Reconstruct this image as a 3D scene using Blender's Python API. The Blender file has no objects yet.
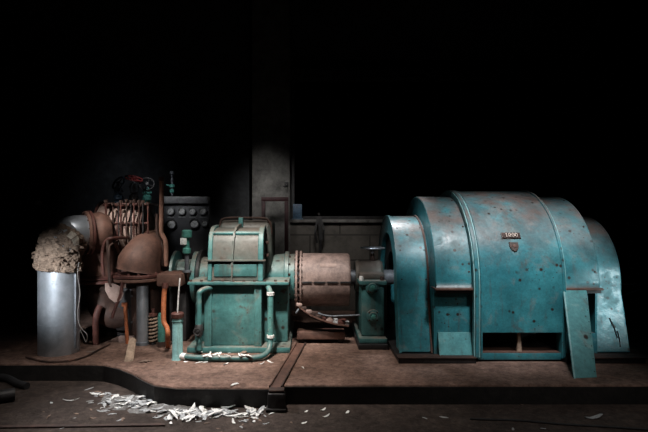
import bpy, bmesh, math, random
from mathutils import Vector, Matrix
random.seed(7)
C = bpy.context.scene.collection
PI = math.pi
F, VX, HY, HC = 505.0, 310.0, 216.0, 1.424      # focal length (px), vanishing point, camera height over the plinth
D, HA = 5.909, 0.711                            # depth and height of the machine shaft
FLOOR = -0.16

def P(px, py, d):
    return Vector(((px-VX)*d/F, d, HC-(py-HY)*d/F))
def GX(px, d): return (px-VX)*d/F
def GZ(py, d): return HC-(py-HY)*d/F
def G(px, py, z=0.0):                            # point on a horizontal plane
    d = F*(HC-z)/(py-HY)
    return Vector(((px-VX)*d/F, d, z))

# ------------------------------------------------------------------ materials
def new_mat(name):
    m = bpy.data.materials.new(name); m.use_nodes = True
    nt = m.node_tree; b = nt.nodes['Principled BSDF']
    return m, nt, b
def N(nt, t, **kw):
    n = nt.nodes.new(t)
    for k, v in kw.items():
        if hasattr(n, k): setattr(n, k, v)
        else: n.inputs[k].default_value = v
    return n
def noise(nt, co, scale, detail=5, rough=.6, dist=0.):
    n = N(nt, 'ShaderNodeTexNoise'); n.inputs['Scale'].default_value = scale
    n.inputs['Detail'].default_value = detail; n.inputs['Roughness'].default_value = rough
    n.inputs['Distortion'].default_value = dist
    nt.links.new(co, n.inputs['Vector']); return n.outputs['Fac']
def ramp(nt, fac, lo, hi):
    n = N(nt, 'ShaderNodeMapRange'); n.inputs['From Min'].default_value = lo; n.inputs['From Max'].default_value = hi
    nt.links.new(fac, n.inputs['Value']); return n.outputs['Result']
def mix(nt, fac, a, b):
    n = nt.nodes.new('ShaderNodeMix'); n.data_type = 'RGBA'
    if isinstance(fac, float): n.inputs[0].default_value = fac
    else: nt.links.new(fac, n.inputs[0])
    for i, v in ((6, a), (7, b)):
        if isinstance(v, tuple): n.inputs[i].default_value = (*v, 1)
        else: nt.links.new(v, n.inputs[i])
    return n.outputs[2]
def math_n(nt, op, a, b):
    n = nt.nodes.new('ShaderNodeMath'); n.operation = op; n.use_clamp = True
    for i, v in ((0, a), (1, b)):
        if isinstance(v, (int, float)): n.inputs[i].default_value = v
        else: nt.links.new(v, n.inputs[i])
    return n.outputs[0]
def finish(nt, b, col, rough, metal=0., bump=None, strength=.3, dist=.01):
    nt.links.new(col, b.inputs['Base Color'])
    if isinstance(rough, float): b.inputs['Roughness'].default_value = rough
    else: nt.links.new(rough, b.inputs['Roughness'])
    b.inputs['Metallic'].default_value = metal
    if bump is not None:
        n = N(nt, 'ShaderNodeBump'); n.inputs['Strength'].default_value = strength; n.inputs['Distance'].default_value = dist
        nt.links.new(bump, n.inputs['Height']); nt.links.new(n.outputs[0], b.inputs['Normal'])
def mottle(nt, co, col, scale, lo=.5, hi=1.4, detail=9):
    f = noise(nt, co, scale, detail, .75, .25)
    r = N(nt, 'ShaderNodeMapRange'); r.inputs['From Min'].default_value = .32; r.inputs['From Max'].default_value = .68
    r.inputs['To Min'].default_value = lo; r.inputs['To Max'].default_value = hi; nt.links.new(f, r.inputs['Value'])
    m = N(nt, 'ShaderNodeVectorMath'); m.operation = 'SCALE'; nt.links.new(col, m.inputs[0]); nt.links.new(r.outputs[0], m.inputs['Scale'])
    return m.outputs[0]
def painted(name, c1, c2, worn, rust, rust_lo=.58, dust=.5, dustc=(.16,.12,.10), rough=.42, speck=True, scale=1., streak=True):
    m, nt, b = new_mat(name)
    co = N(nt, 'ShaderNodeTexCoord').outputs['Object']
    big = noise(nt, co, 1.6*scale, 4, .55, .4)
    col = mix(nt, ramp(nt, big, .35, .65), c1, c2)
    w = noise(nt, co, 5*scale, 7, .65, .6)
    col = mix(nt, math_n(nt, 'MULTIPLY', ramp(nt, w, .56, .66), .6), col, worn)
    mp = N(nt, 'ShaderNodeMapping'); mp.inputs['Scale'].default_value = (9*scale, 9*scale, .9*scale)
    nt.links.new(co, mp.inputs['Vector'])
    if streak:
        st = noise(nt, mp.outputs[0], 1.5, 4, .6)
        col = mix(nt, math_n(nt, 'MULTIPLY', ramp(nt, st, .58, .75), .55), col, rust)
    r = noise(nt, co, 3.3*scale, 9, .7, .3)
    rf = ramp(nt, r, rust_lo, rust_lo+.06)
    col = mix(nt, rf, col, rust)
    if dust:
        g = N(nt, 'ShaderNodeNewGeometry'); s = N(nt, 'ShaderNodeSeparateXYZ'); nt.links.new(g.outputs['Normal'], s.inputs[0])
        dn = noise(nt, co, 4, 6, .6)
        df = math_n(nt, 'MULTIPLY', ramp(nt, s.outputs['Z'], .2, .75), ramp(nt, dn, .25, .6))
        col = mix(nt, math_n(nt, 'MULTIPLY', df, dust), col, dustc)
    if speck:
        v = N(nt, 'ShaderNodeTexVoronoi'); v.inputs['Scale'].default_value = 7*scale; nt.links.new(co, v.inputs['Vector'])
        sp = ramp(nt, v.outputs['Distance'], .21, .12)
        sel = ramp(nt, noise(nt, co, 2.2, 2), .46, .54)
        col = mix(nt, math_n(nt, 'MULTIPLY', sp, sel), col, (.03,.02,.016))
        v2 = N(nt, 'ShaderNodeTexVoronoi'); v2.inputs['Scale'].default_value = 15*scale; nt.links.new(co, v2.inputs['Vector'])
        s2 = ramp(nt, v2.outputs['Distance'], .20, .10)
        sel2 = ramp(nt, noise(nt, co, 3.7, 3), .53, .60)
        col = mix(nt, math_n(nt, 'MULTIPLY', s2, sel2), col, (.045,.028,.022))
        stn = noise(nt, co, 2.1*scale, 9, .72, .8)
        col = mix(nt, math_n(nt, 'MULTIPLY', ramp(nt, stn, .56, .72), .65), col, (.115,.075,.058))
    col = mottle(nt, co, col, 3.2*scale, .66, 1.26)
    col = mottle(nt, co, col, 30*scale, .84, 1.14, 3)
    ro = N(nt, 'ShaderNodeMapRange'); ro.inputs['To Min'].default_value = rough; ro.inputs['To Max'].default_value = min(1, rough+.35)
    nt.links.new(math_n(nt, 'MAXIMUM', rf, ramp(nt, w, .5, .7)), ro.inputs['Value'])
    finish(nt, b, col, ro.outputs[0], 0., noise(nt, co, 9, 8, .65), .35, .012)
    return m
def rough_mat(name, c1, c2, scale=4, rough=.8, metal=0., bs=.4, c3=None, lo3=.6, spec=.5, mt=(.45,1.45)):
    m, nt, b = new_mat(name)
    co = N(nt, 'ShaderNodeTexCoord').outputs['Object']
    a = noise(nt, co, scale, 8, .65, .3)
    col = mix(nt, ramp(nt, a, .35, .65), c1, c2)
    if c3:
        col = mix(nt, ramp(nt, noise(nt, co, scale*2.3, 8, .7), lo3, lo3+.07), col, c3)
    col = mottle(nt, co, col, scale*2.4, *mt)
    b.inputs['Specular IOR Level'].default_value = spec
    finish(nt, b, col, rough, metal, noise(nt, co, scale*5, 6, .7), bs, .012)
    return m
M = {}
M['teal'] = painted('teal_paint', (.030,.175,.208), (.050,.255,.290), (.13,.215,.22), (.10,.055,.040), .645, .9, (.17,.115,.098), rough=.34, scale=1.5)
M['dusty'] = painted('dust_coated_teal_paint', (.105,.088,.074), (.065,.105,.098), (.14,.115,.10), (.07,.04,.03), .62, .6, (.13,.095,.078), rough=.5)
M['teal_green'] = painted('teal_green_paint', (.045,.150,.152), (.08,.22,.215), (.16,.21,.19), (.075,.045,.034), .61, .75, (.20,.145,.115))
M['teal_light'] = painted('pale_teal_paint', (.27,.54,.55), (.33,.61,.61), (.30,.40,.38), (.10,.05,.03), .70, .3)
M['teal_bright'] = painted('loose_panel_paint', (.10,.33,.35), (.13,.38,.39), (.24,.38,.37), (.09,.05,.03), .68, .2)
M['flaking'] = painted('flaking_pipe_paint', (.08,.26,.25), (.12,.31,.29), (.55,.55,.48), (.10,.05,.03), .70, .2, scale=3.)
M['dark_rust'] = rough_mat('dark_rust', (.030,.016,.012), (.060,.030,.022), 5, .75, 0, .5, (.10,.045,.028))
M['rust'] = rough_mat('brown_rust', (.080,.040,.030), (.145,.074,.054), 4, .65, 0, .35, (.07,.030,.022), .62)
M['red_rust'] = rough_mat('red_rust', (.060,.020,.016), (.105,.038,.029), 6, .6, 0, .4, (.17,.10,.08), .62)
M['orange'] = rough_mat('orange_rust', (.34,.095,.035), (.46,.15,.06), 7, .6, 0, .35, (.16,.05,.025), .60)
M['pink'] = rough_mat('faded_primer', (.215,.150,.130), (.30,.215,.19), 5, .6, 0, .3, (.10,.06,.045), .63)
M['pale_lagging'] = rough_mat('pale_lagging_plaster', (.33,.225,.195), (.47,.36,.32), 6, .85, 0, .5, (.12,.06,.045), .60, mt=(.7,1.2))
M['steel'] = rough_mat('galvanised_steel', (.36,.41,.46), (.50,.54,.59), 4, .40, .72, .10, (.26,.29,.32), .62, mt=(.80,1.14))
M['steel_dark'] = rough_mat('dull_steel', (.11,.12,.14), (.18,.20,.22), 7, .5, .4, .2, (.35,.37,.38), .66)
M['wool'] = rough_mat('mineral_wool', (.115,.080,.058), (.22,.165,.125), 9, .95, 0, 1., (.07,.045,.03), .56)
M['foil'] = rough_mat('pale_torn_jacket', (.50,.45,.38), (.62,.58,.50), 9, .7, 0, .5, (.2,.14,.1), .6)
M['black'] = rough_mat('grime_and_shade_black', (.010,.009,.009), (.020,.018,.017), 6, .7, 0, .4)  # small black parts, and the painted shade on the plinth riser
M['black_metal'] = rough_mat('blackened_metal', (.018,.017,.018), (.035,.033,.034), 6, .5, .2, .3)
M['polished'] = rough_mat('worn_bright_rim', (.42,.42,.42), (.60,.60,.60), 9, .35, .7, .1)
M['wood'] = rough_mat('bare_wood', (.27,.19,.135), (.38,.28,.21), 6, .8, 0, .4)
M['timber_brown'] = rough_mat('brown_pipe_paint', (.19,.095,.065), (.27,.15,.11), 6, .7, 0, .4, (.1,.05,.035), .62)
M['white'] = rough_mat('white_flake', (.70,.69,.68), (.84,.83,.81), 9, .8, 0, .3)
M['grey_flake'] = rough_mat('grey_flake', (.28,.29,.30), (.50,.51,.52), 9, .85, 0, .3)
M['brown_flake'] = rough_mat('brown_flake', (.14,.09,.07), (.24,.17,.13), 9, .9, 0, .3)
M['heap'] = rough_mat('grey_dust_heap', (.11,.105,.10), (.22,.215,.21), 14, .95, 0, 1., (.36,.36,.36), .60)
M['glass_white'] = rough_mat('pale_sight_glass', (.82,.88,.86), (.90,.93,.92), 5, .25, 0, .02)
M['dial'] = rough_mat('grimy_dial', (.34,.34,.34), (.48,.48,.47), 12, .35, 0, .05)
M['panel'] = rough_mat('black_panel', (.018,.018,.021), (.034,.034,.038), 6, .5, 0, .15)
M['panel_grey'] = rough_mat('grey_panel_header', (.10,.10,.105), (.15,.15,.155), 6, .5, 0, .15)
M['red'] = rough_mat('red_wheel_paint', (.16,.02,.02), (.24,.035,.035), 8, .5, 0, .2, (.08,.02,.02), .6)
M['blue'] = rough_mat('blue_grey_paint', (.035,.07,.12), (.06,.11,.16), 6, .5, 0, .2)
M['green'] = rough_mat('green_paint', (.05,.20,.17), (.09,.30,.26), 8, .45, 0, .2)
M['plate'] = rough_mat('brown_name_plate', (.045,.028,.022), (.085,.05,.04), 20, .5, .2, .2)
M['letters'] = rough_mat('pale_brass_letters', (.58,.46,.39), (.66,.54,.46), 20, .6, 0, .05, mt=(.9,1.1))
M['wall'] = rough_mat('grey_wall', (.11,.105,.10), (.17,.165,.155), 2.2, .9, 0, .3, (.07,.065,.06), .60)
M['wall_dark'] = rough_mat('unlit_dark_wall', (.035,.037,.040), (.06,.062,.066), 2, .9, 0, .3)  # darkness of the unlit hall put into the wall colour
M['frame_red'] = rough_mat('dark_red_paint', (.035,.010,.012), (.055,.016,.019), 6, .6, 0, .2)
M['cable'] = rough_mat('black_rubber', (.012,.012,.013), (.022,.022,.024), 6, .6, 0, .2)
M['wire'] = rough_mat('grey_wire', (.22,.21,.20), (.3,.29,.28), 8, .5, .4, .1)

def concrete(name, cs, grain=1.):
    m, nt, b = new_mat(name)
    co = N(nt, 'ShaderNodeTexCoord').outputs['Object']
    a = noise(nt, co, 1.1*grain, 8, .65, .5)
    col = mix(nt, ramp(nt, a, .36, .62), cs[0], cs[1])
    s = noise(nt, co, 5*grain, 9, .75, .4)
    col = mix(nt, ramp(nt, s, .52, .68), col, cs[2])
    t = noise(nt, co, 38, 6, .8)
    col = mix(nt, math_n(nt, 'MULTIPLY', ramp(nt, t, .56, .68), .6), col, cs[3])
    col = mottle(nt, co, col, 3.2*grain, .55, 1.35)
    col = mottle(nt, co, col, 17, .5, 1.45)
    b.inputs['Specular IOR Level'].default_value = .25
    finish(nt, b, col, .9, 0., math_n(nt, 'ADD', t, s), .9, .02)
    return m
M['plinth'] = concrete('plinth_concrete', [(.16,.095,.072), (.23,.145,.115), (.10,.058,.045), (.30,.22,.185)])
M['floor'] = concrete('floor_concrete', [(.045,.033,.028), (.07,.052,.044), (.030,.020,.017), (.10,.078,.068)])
m, nt, b = new_mat('block_wall')
co = N(nt, 'ShaderNodeTexCoord').outputs['Object']
mp = N(nt, 'ShaderNodeMapping'); mp.inputs['Rotation'].default_value = (PI/2, 0, 0); nt.links.new(co, mp.inputs['Vector'])
bk = N(nt, 'ShaderNodeTexBrick'); bk.inputs['Scale'].default_value = 1.; bk.inputs['Brick Width'].default_value = .9; bk.inputs['Row Height'].default_value = .38
bk.inputs['Mortar Size'].default_value = .012; bk.inputs['Color1'].default_value = (.13,.115,.10,1); bk.inputs['Color2'].default_value = (.10,.09,.08,1); bk.inputs['Mortar'].default_value = (.04,.035,.03,1)
nt.links.new(mp.outputs[0], bk.inputs['Vector'])
nz = noise(nt, co, 3, 8, .7)
finish(nt, b, mix(nt, ramp(nt, nz, .45, .7), bk.outputs['Color'], (.05,.045,.04)), .9, 0., nz, .3)
M['block'] = m

# ------------------------------------------------------------------ mesh builder
ORIG = {}
class MB:
    def __init__(s): s.v = []; s.f = []
    def add(s, vs, fs):
        o = len(s.v); s.v += [Vector(v) for v in vs]; s.f += [[i+o for i in f] for f in fs]; return s
    def box(s, lo, hi, bev=0., rot=None, seg=2):
        lo, hi = Vector(lo), Vector(hi); c = (lo+hi)/2; h = hi-lo
        bm = bmesh.new(); bmesh.ops.create_cube(bm, size=1.)
        for v in bm.verts: v.co = Vector((v.co.x*h.x, v.co.y*h.y, v.co.z*h.z))
        if bev: bmesh.ops.bevel(bm, geom=bm.edges[:], offset=min(bev, min(h)*.45), segments=seg, affect='EDGES', profile=.5)
        bm.verts.index_update()
        vs = [(rot @ v.co if rot else v.co)+c for v in bm.verts]; fs = [[v.index for v in f.verts] for f in bm.faces]
        bm.free(); return s.add(vs, fs)
    def hexa(s, front, thick):                       # four corners + a thickness vector
        t = Vector(thick); a = [Vector(p) for p in front]
        return s.add(a+[p+t for p in a], [[0,1,2,3],[7,6,5,4],[0,4,5,1],[1,5,6,2],[2,6,7,3],[3,7,4,0]])
    def lathe(s, p0, ax, prof, n=32, a0=0., a1=2*PI):
        """prof: (distance along axis, radius); revolve about ax through p0"""
        p0 = Vector(p0); ax = Vector(ax).normalized()
        u = ax.orthogonal().normalized() if abs(ax.x) < .9 else Vector((0,0,1)); w = ax.cross(u)
        full = abs(a1-a0-2*PI) < 1e-6; k = n if full else n+1
        vs, fs = [], []
        for t, r in prof:
            for i in range(k):
                a = a0+(a1-a0)*i/n
                vs.append(p0+ax*t+(u*math.cos(a)+w*math.sin(a))*max(r, 1e-4))
        for j in range(len(prof)-1):
            for i in range(n):
                i2 = (i+1) % k
                fs.append([j*k+i, j*k+i2, (j+1)*k+i2, (j+1)*k+i])
        if prof[0][1] > 1e-3: fs.append(list(range(k))[::-1])
        if prof[-1][1] > 1e-3: fs.append([(len(prof)-1)*k+i for i in range(k)])
        if not full:
            m_ = len(prof)
            fs.append([j*k for j in range(m_)][::-1]); fs.append([j*k+n for j in range(m_)])
        return s.add(vs, fs)
    def cyl(s, p0, p1, r, r1=None, n=20, bev=0.):
        p0, p1 = Vector(p0), Vector(p1); L = (p1-p0).length; r1 = r if r1 is None else r1
        pr = [(0,r),(L,r1)] if not bev else [(0,r-bev),(bev,r),(L-bev,r1),(L,r1-bev)]
        return s.lathe(p0, p1-p0, pr, n)
    def ring(s, p0, ax, ro, ri, t, n=40):
        return s.lathe_loop(p0, ax, [(0,ri),(0,ro),(t,ro),(t,ri)], n)
    def lathe_loop(s, p0, ax, prof, n=40):
        p0 = Vector(p0); ax = Vector(ax).normalized(); u = ax.orthogonal().normalized(); w = ax.cross(u); m_ = len(prof)
        vs = [p0+ax*t+(u*math.cos(2*PI*i/n)+w*math.sin(2*PI*i/n))*r for i in range(n) for t, r in prof]
        fs = [[i*m_+j, i*m_+(j+1)%m_, ((i+1)%n)*m_+(j+1)%m_, ((i+1)%n)*m_+j] for i in range(n) for j in range(m_)]
        return s.add(vs, fs)
    def torus(s, c, ax, R, r, n=36, k=10):
        return s.lathe_loop(c, ax, [(r*math.sin(2*PI*j/k), R+r*math.cos(2*PI*j/k)) for j in range(k)], n)
    def prism(s, poly, x0, x1):                      # poly of (y, z), extruded along X
        n = len(poly)
        vs = [(x0, y, z) for y, z in poly]+[(x1, y, z) for y, z in poly]
        return s.add(vs, [list(range(n))[::-1], list(range(n, 2*n))]+[[i, (i+1)%n, n+(i+1)%n, n+i] for i in range(n)])
    def strip(s, outer, inner, x0, x1):              # shell between two open profiles of equal length, quads only
        n = len(outer); L = outer+inner
        vs = [(x0, y, z) for y, z in L]+[(x1, y, z) for y, z in L]; o = 2*n; fs = []
        for i in range(n-1):
            fs += [[i, i+1, o+i+1, o+i], [n+i+1, n+i, o+n+i, o+n+i+1], [i, n+i, n+i+1, i+1], [o+i, o+i+1, o+n+i+1, o+n+i]]
        fs += [[0, o, o+n, n], [n-1, 2*n-1, o+2*n-1, o+n-1]]
        return s.add(vs, fs)
    def tube(s, pts, r, n=10, smooth=6, closed=False):
        pts = [Vector(p) for p in pts]
        if smooth and len(pts) > 2:
            q = []
            for i in range(len(pts)-1):
                a, b_, c, d = pts[max(i-1,0)], pts[i], pts[i+1], pts[min(i+2, len(pts)-1)]
                for j in range(smooth):
                    t = j/smooth
                    q.append(.5*((2*b_)+(c-a)*t+(2*a-5*b_+4*c-d)*t*t+(3*b_-a-3*c+d)*t**3))
            q.append(pts[-1]); pts = q
        rr = r if callable(r) else (lambda t: r)
        u = None; vs, fs = [], []; m_ = len(pts)
        for i, p in enumerate(pts):
            t = (pts[min(i+1, m_-1)]-pts[max(i-1, 0)]).normalized()
            u = t.orthogonal().normalized() if u is None else (u-t*u.dot(t)).normalized()
            w = t.cross(u); R = rr(i/(m_-1))
            vs += [p+(u*math.cos(2*PI*k/n)+w*math.sin(2*PI*k/n))*R for k in range(n)]
        for i in range(m_-1):
            for k in range(n):
                fs.append([i*n+k, i*n+(k+1)%n, (i+1)*n+(k+1)%n, (i+1)*n+k])
        fs += [list(range(n))[::-1], [(m_-1)*n+k for k in range(n)]]
        return s.add(vs, fs)
    def bolt(s, c, ax, r, h, n=6):
        c, ax = Vector(c), Vector(ax).normalized()
        return s.lathe(c-ax*.004, ax, [(0, r), (h*.75, r), (h, r*.75)], n)
    def build(s, name, mat, parent=None, origin=None, smooth=38, bevel=0.):
        o_ = ORIG[parent.name] if parent else Vector(origin) if origin is not None else Vector((0,0,0))
        me = bpy.data.meshes.new(name); me.from_pydata([v-o_ for v in s.v], [], s.f)
        bm = bmesh.new(); bm.from_mesh(me); bmesh.ops.recalc_face_normals(bm, faces=bm.faces[:]); bm.to_mesh(me); bm.free()
        me.materials.append(M[mat]); o = bpy.data.objects.new(name, me); C.objects.link(o)
        if smooth:
            me.polygons.foreach_set('use_smooth', [True]*len(me.polygons)); me.set_sharp_from_angle(angle=math.radians(smooth))
        if parent: o.parent = parent
        else: o.location = o_
        ORIG[o.name] = o_
        if bevel:
            b_ = o.modifiers.new('bevel', 'BEVEL'); b_.width = bevel; b_.segments = 2; b_.limit_method = 'ANGLE'; b_.angle_limit = math.radians(45)
        return o
def tag(o, label, cat, group=None):
    o['label'] = label; o['category'] = cat
    if group: o['group'] = group
    return o
def thing(name, label, cat, loc, group=None):
    o = bpy.data.objects.new(name, None); C.objects.link(o); o.location = loc; o.empty_display_size = .1
    ORIG[o.name] = Vector(loc); return tag(o, label, cat, group)
def struct(o):
    o['kind'] = 'structure'; return o

# ------------------------------------------------------------------ setting
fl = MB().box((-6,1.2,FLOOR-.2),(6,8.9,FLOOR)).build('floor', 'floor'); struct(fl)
outl = [(-4.6,4.86),(-2.12,4.86),(-1.97,4.84),(-1.78,4.73),(-1.60,4.57),(-1.45,4.40),(-1.31,4.27),(-1.12,4.20),(-.30,4.18),(-.20,4.255),(4.6,4.255),(4.6,8.3),(-4.6,8.3)]
pl = MB(); n = len(outl)
pl.add([(x,y,FLOOR-.02) for x,y in outl]+[(x,y,0) for x,y in outl], [list(range(n)), list(range(n,2*n))]+[[i,(i+1)%n,n+(i+1)%n,n+i] for i in range(n)])
pl = pl.build('trim_plinth', 'plinth', smooth=20, bevel=.012); struct(pl)
# near-black strip over the plinth riser, its shade put into the colour
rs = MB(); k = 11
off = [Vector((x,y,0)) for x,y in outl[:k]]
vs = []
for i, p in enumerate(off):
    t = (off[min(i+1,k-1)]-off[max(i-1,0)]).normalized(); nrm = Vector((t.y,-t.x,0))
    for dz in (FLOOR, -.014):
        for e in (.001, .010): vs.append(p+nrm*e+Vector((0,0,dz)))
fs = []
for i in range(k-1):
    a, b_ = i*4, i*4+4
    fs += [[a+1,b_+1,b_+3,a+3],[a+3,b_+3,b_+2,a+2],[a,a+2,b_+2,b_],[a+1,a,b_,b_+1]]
rs.add(vs, fs); struct(rs.build('trim_riser_shade', 'black', smooth=20))

# back wall: block dado, pier, dark unglazed openings left and right of the pier
YB = 7.9
wb = MB()
wb.box((-5.2,YB,FLOOR),(-.95,YB+.3,5.4))
struct(wb.build('wall_back', 'wall_dark'))
ws = GZ(219.5, 7.6)
struct(MB().box((-.30,7.6,FLOOR),(4.6,7.9,ws-.05)).build('wall_dado', 'block'))
struct(MB().box((-.30,7.55,ws-.05),(4.6,7.95,ws), .015).build('trim_sill', 'wall'))
struct(MB().box((GX(252,7.6),7.6,FLOOR),(-.302,YB+.3,5.4), .012).build('wall_pier', 'wall'))
struct(MB().box((-.30,YB+.1,3.6),(4.6,YB+.3,5.4)).build('wall_lintel', 'wall_dark'))
w1 = MB(); 
w1.box((-.30,7.72,ws),(-.24,7.80,3.6)); w1.box((1.9,7.72,ws),(1.96,7.80,3.6)); w1.box((4.54,7.72,ws),(4.6,7.80,3.6))
w1.box((-.24,7.72,3.54),(4.54,7.80,3.6)); w1.box((-.24,7.72,ws),(4.54,7.80,ws+.05))
struct(w1.build('window_1', 'black_metal'))
bx = MB().box((GX(292,7.65),7.62,ws),(GX(303,7.65),7.72,ws+.02),.004)
bx.box((GX(293,7.65),7.63,ws+.02),(GX(302,7.65),7.71,GZ(204,7.65)),.012)
tag(bx.build('tin_box', 'blue', origin=(GX(297,7.65),7.67,ws)), 'small blue box on the window sill beside the grey pier', 'box')
# pipe stub / latch on pier
lt = thing('wall_hook', 'small dark hook fixed to the grey pier', 'hook', P(287,185,7.6))
MB().box(P(284.5,187,7.6)+Vector((0,-.012,0)), P(288.5,182,7.6)+Vector((0,0,0)),.004).build('back_plate','black_metal',lt)
MB().tube([P(286.5,185,7.59),P(286.5,185.5,7.53),P(285,187,7.50),P(283,186,7.50)], .008).build('hook','black_metal',lt)
# red steel frame
rf = thing('steel_frame', 'dark red steel frame standing in front of the grey pier', 'frame', (GX(275,7.2),7.2,0))
xl, xr, zt = GX(263.5,7.2), GX(286.5,7.2), GZ(197,7.2)
MB().box((xl-.03,7.17,zt-.06),(xr+.03,7.23,zt),.006).build('top_rail','frame_red',rf)
for x in (xl,xr): MB().box((x-.028,7.175,0),(x+.028,7.225,zt-.06),.006).build('post','frame_red',rf)
# cloth strip hanging
hg = thing('hanging_strap', 'dark torn strap hanging from the sill above the pink coupling cover', 'strap', P(319,216,7.5))
MB().cyl(P(319,214,7.47),P(319,214,7.56),.02,n=10).build('peg','black_metal',hg)
for k,(a,b_,c_) in enumerate([((318,216),(315,232),(317,243)),((320,216),(324,230),(322,240)),((319,217),(321,240),(319.5,257))]):
    q = [P(*a,7.49),P(*b_,7.46),P(*c_,7.48)]
    s_ = MB()
    for i in range(2):
        p, r_ = q[i], q[i+1]; w = Vector((.014,0,0)); w2 = Vector((.016 if k<2 else .028,0,0))
        s_.hexa([p-w, p+w, r_+w2, r_-w2], (0,.006,0))
    s_.build('strap_end', 'black_metal', hg)

# ------------------------------------------------------------------ generator
XG = [.896,1.234,1.625,2.475,2.855,3.208]
R1, R2, R3 = .712, .939, 1.0
gen = thing('generator', 'large teal stepped generator housing with a name plate', 'generator', (2.05,D,0))
def prof(r, zb, zb2=None, n=40, flare=0., a0=PI):
    zb2 = zb if zb2 is None else zb2
    out = [(D-r-flare, zb)]
    if flare: out.append((D-r, HA*.9))
    out += [(D+r*math.cos(a), HA+r*math.sin(a)) for a in [PI-PI*i/n for i in range(n+1)]]
    if flare: out.append((D+r, HA*.9))
    out.append((D+r+flare, zb2)); return out
def shell(x0, x1, r, t, zb, flare=0., zin=None):
    return MB().strip(prof(r, zb, flare=flare), prof(r-t, zb if zin is None else zin, flare=flare), x0, x1)
def shell_f(x0, x1, r, t, zf, zr):
    a, b_ = prof(r, zf, zr), prof(r-t, zf, zr)
    return MB().strip(a, b_, x0, x1)
o = shell(XG[0], XG[1]+.02, R1, .20, .058, .15).build('end_cover','teal',gen,bevel=.012)
MB().strip(prof(R1+.012,.058,flare=.15),prof(R1,.058,flare=.15),XG[0]-.004,XG[0]+.02).build('edge_strip','teal',gen)
MB().strip(prof(R1+.014,.058,flare=.15),prof(R1,.058,flare=.15),XG[1]-.028,XG[1]-.010).build('edge_strip','rust',gen)
shell(XG[4]-.02, XG[5], R1, .20, .058, .15).build('end_cover','teal',gen,bevel=.012)
# inner end plate with arched hole round the shaft
for x in (XG[0]+.05, XG[5]-.08):
    MB().strip(prof(R1-.19,.1),prof(.30,.1),x,x+.02).build('end_plate','black_metal',gen)
# shoulders: arched upper half and set-back lower wall, with a ledge between
for i,(x0,x1) in enumerate(((XG[1],XG[2]),(XG[3],XG[4]))):
    up = [(y,z) for y,z in prof(R2, HA-.01)]; inn = [(y,z) for y,z in prof(R2-.245, HA-.01)]
    MB().strip(up, inn, x0, x1).build('shoulder_cover','teal',gen,bevel=.035)
    MB().box((x0+.01,D-R2+.05,.045),(x1,D-R2+.13,HA-.01 if i == 0 else .26)).build('lower_side_plate','teal',gen)
    MB().box((x0+.01,D+R2-.13,.045),(x1,D+R2-.05,HA-.01)).build('lower_side_plate','teal',gen)
    xe = x0 if i == 0 else x1-.02
    MB().box((xe,D-R2+.05,.045),(xe+.02,D-R1+.1,HA-.01)).build('lower_end_plate','teal',gen)
    lg = MB().box((x0-.012,D-R2-.045,HA-.014),(x1+.012,D-R2+.13,HA+.006),.004)
    lg.build('ledge','rust',gen)
    MB().box((x0,D-R2-.02,HA-.045),(x1,D-R2+.05,HA-.014)).build('ledge_angle','black_metal',gen)
    if i == 0:
        MB().hexa([(x0+.035,D-R2-.02,.06),(x1-.012,D-R2-.02,.06),(x1-.012,D-R2+.035,.27),(x0+.035,D-R2+.035,.27)],(0,.012,0)).build('kick_panel','teal_bright',gen)
# main stator cover: open at the front foot
zo = GZ(333,D-R3)
shell_f(XG[2], XG[3], R3, .03, zo, .1).build('stator_cover','teal',gen,bevel=.006)
MB().box((XG[2],D-R3,.04),(XG[2]+.025,D-R3+.06,zo)).build('door_jamb','teal',gen)
MB().box((XG[3]-.025,D-R3,.04),(XG[3],D-R3+.06,zo)).build('door_jamb','teal',gen)
for x0,x1 in ((XG[2]-.02,XG[2]+.015),(XG[2]+.032,XG[2]+.05),(XG[3]-.018,XG[3]+.008)):
    MB().strip(prof(R3+.014,.05),prof(R3-.06,.05),x0,x1).build('seam_band','teal',gen,bevel=.004)
for x,r_ in ((XG[2]-.026,R3+.004),(XG[2]+.022,R3+.010),(XG[3]+.012,R3+.004)):
    MB().strip(prof(r_,.05),prof(R3-.05,.05),x-.004,x+.004).build('seam_edge','teal_light',gen)
for x in (XG[2]+.01, XG[3]-.01):   # annular plates closing the step between main cover and shoulders
    MB().strip(prof(R3-.005,.1),prof(R2-.05,.1),x-.008,x+.008).build('step_plate','teal',gen)
MB().box((XG[2]+.02,D-R3+.025,.018),(XG[3]-.02,D-R3+.055,.086),.006).build('sill_bar','teal',gen)
MB().box((XG[2]+.03,D-R3+.03,.075),(XG[3]-.03,D-R3+.45,.092)).build('inner_tray','rust',gen)
st = GX(518,4.98)
MB().hexa([(st-.016,4.96,.092),(st+.03,4.96,.092),(st+.012,4.96,zo+.02),(st-.004,4.96,zo+.02)],(0,.03,0)).build('opening_stay','wood',gen)
MB().lathe((XG[1],D,HA),(1,0,0),[(0,.3),(.02,.62),(.12,.62),(.125,.68),(XG[4]-XG[1]-.125,.68),(XG[4]-XG[1]-.12,.62),(XG[4]-XG[1]-.02,.62),(XG[4]-XG[1],.3)],40).build('stator_core','black_metal',gen)
MB().box((XG[2]+.1,D-.6,.02),(XG[3]-.1,D+.6,.25)).build('core_foot','black_metal',gen)
bp = MB(); bp.box((XG[0]-.04,4.87,0),(XG[2]-.02,D+1.02,.050),.004)
bp.build('base_frame','black_metal',gen)
MB().box((XG[3]+.0,4.87,0),(XG[5]+.03,D+1.02,.050),.004).build('base_frame','black_metal',gen)
MB().box((XG[0]-.05,4.858,.050),(XG[2]-.02,5.00,.060),.003).build('base_lip','dark_rust',gen)
MB().box((XG[3],4.858,.050),(XG[5]+.04,5.03,.060),.003).build('base_lip','dark_rust',gen)
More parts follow.
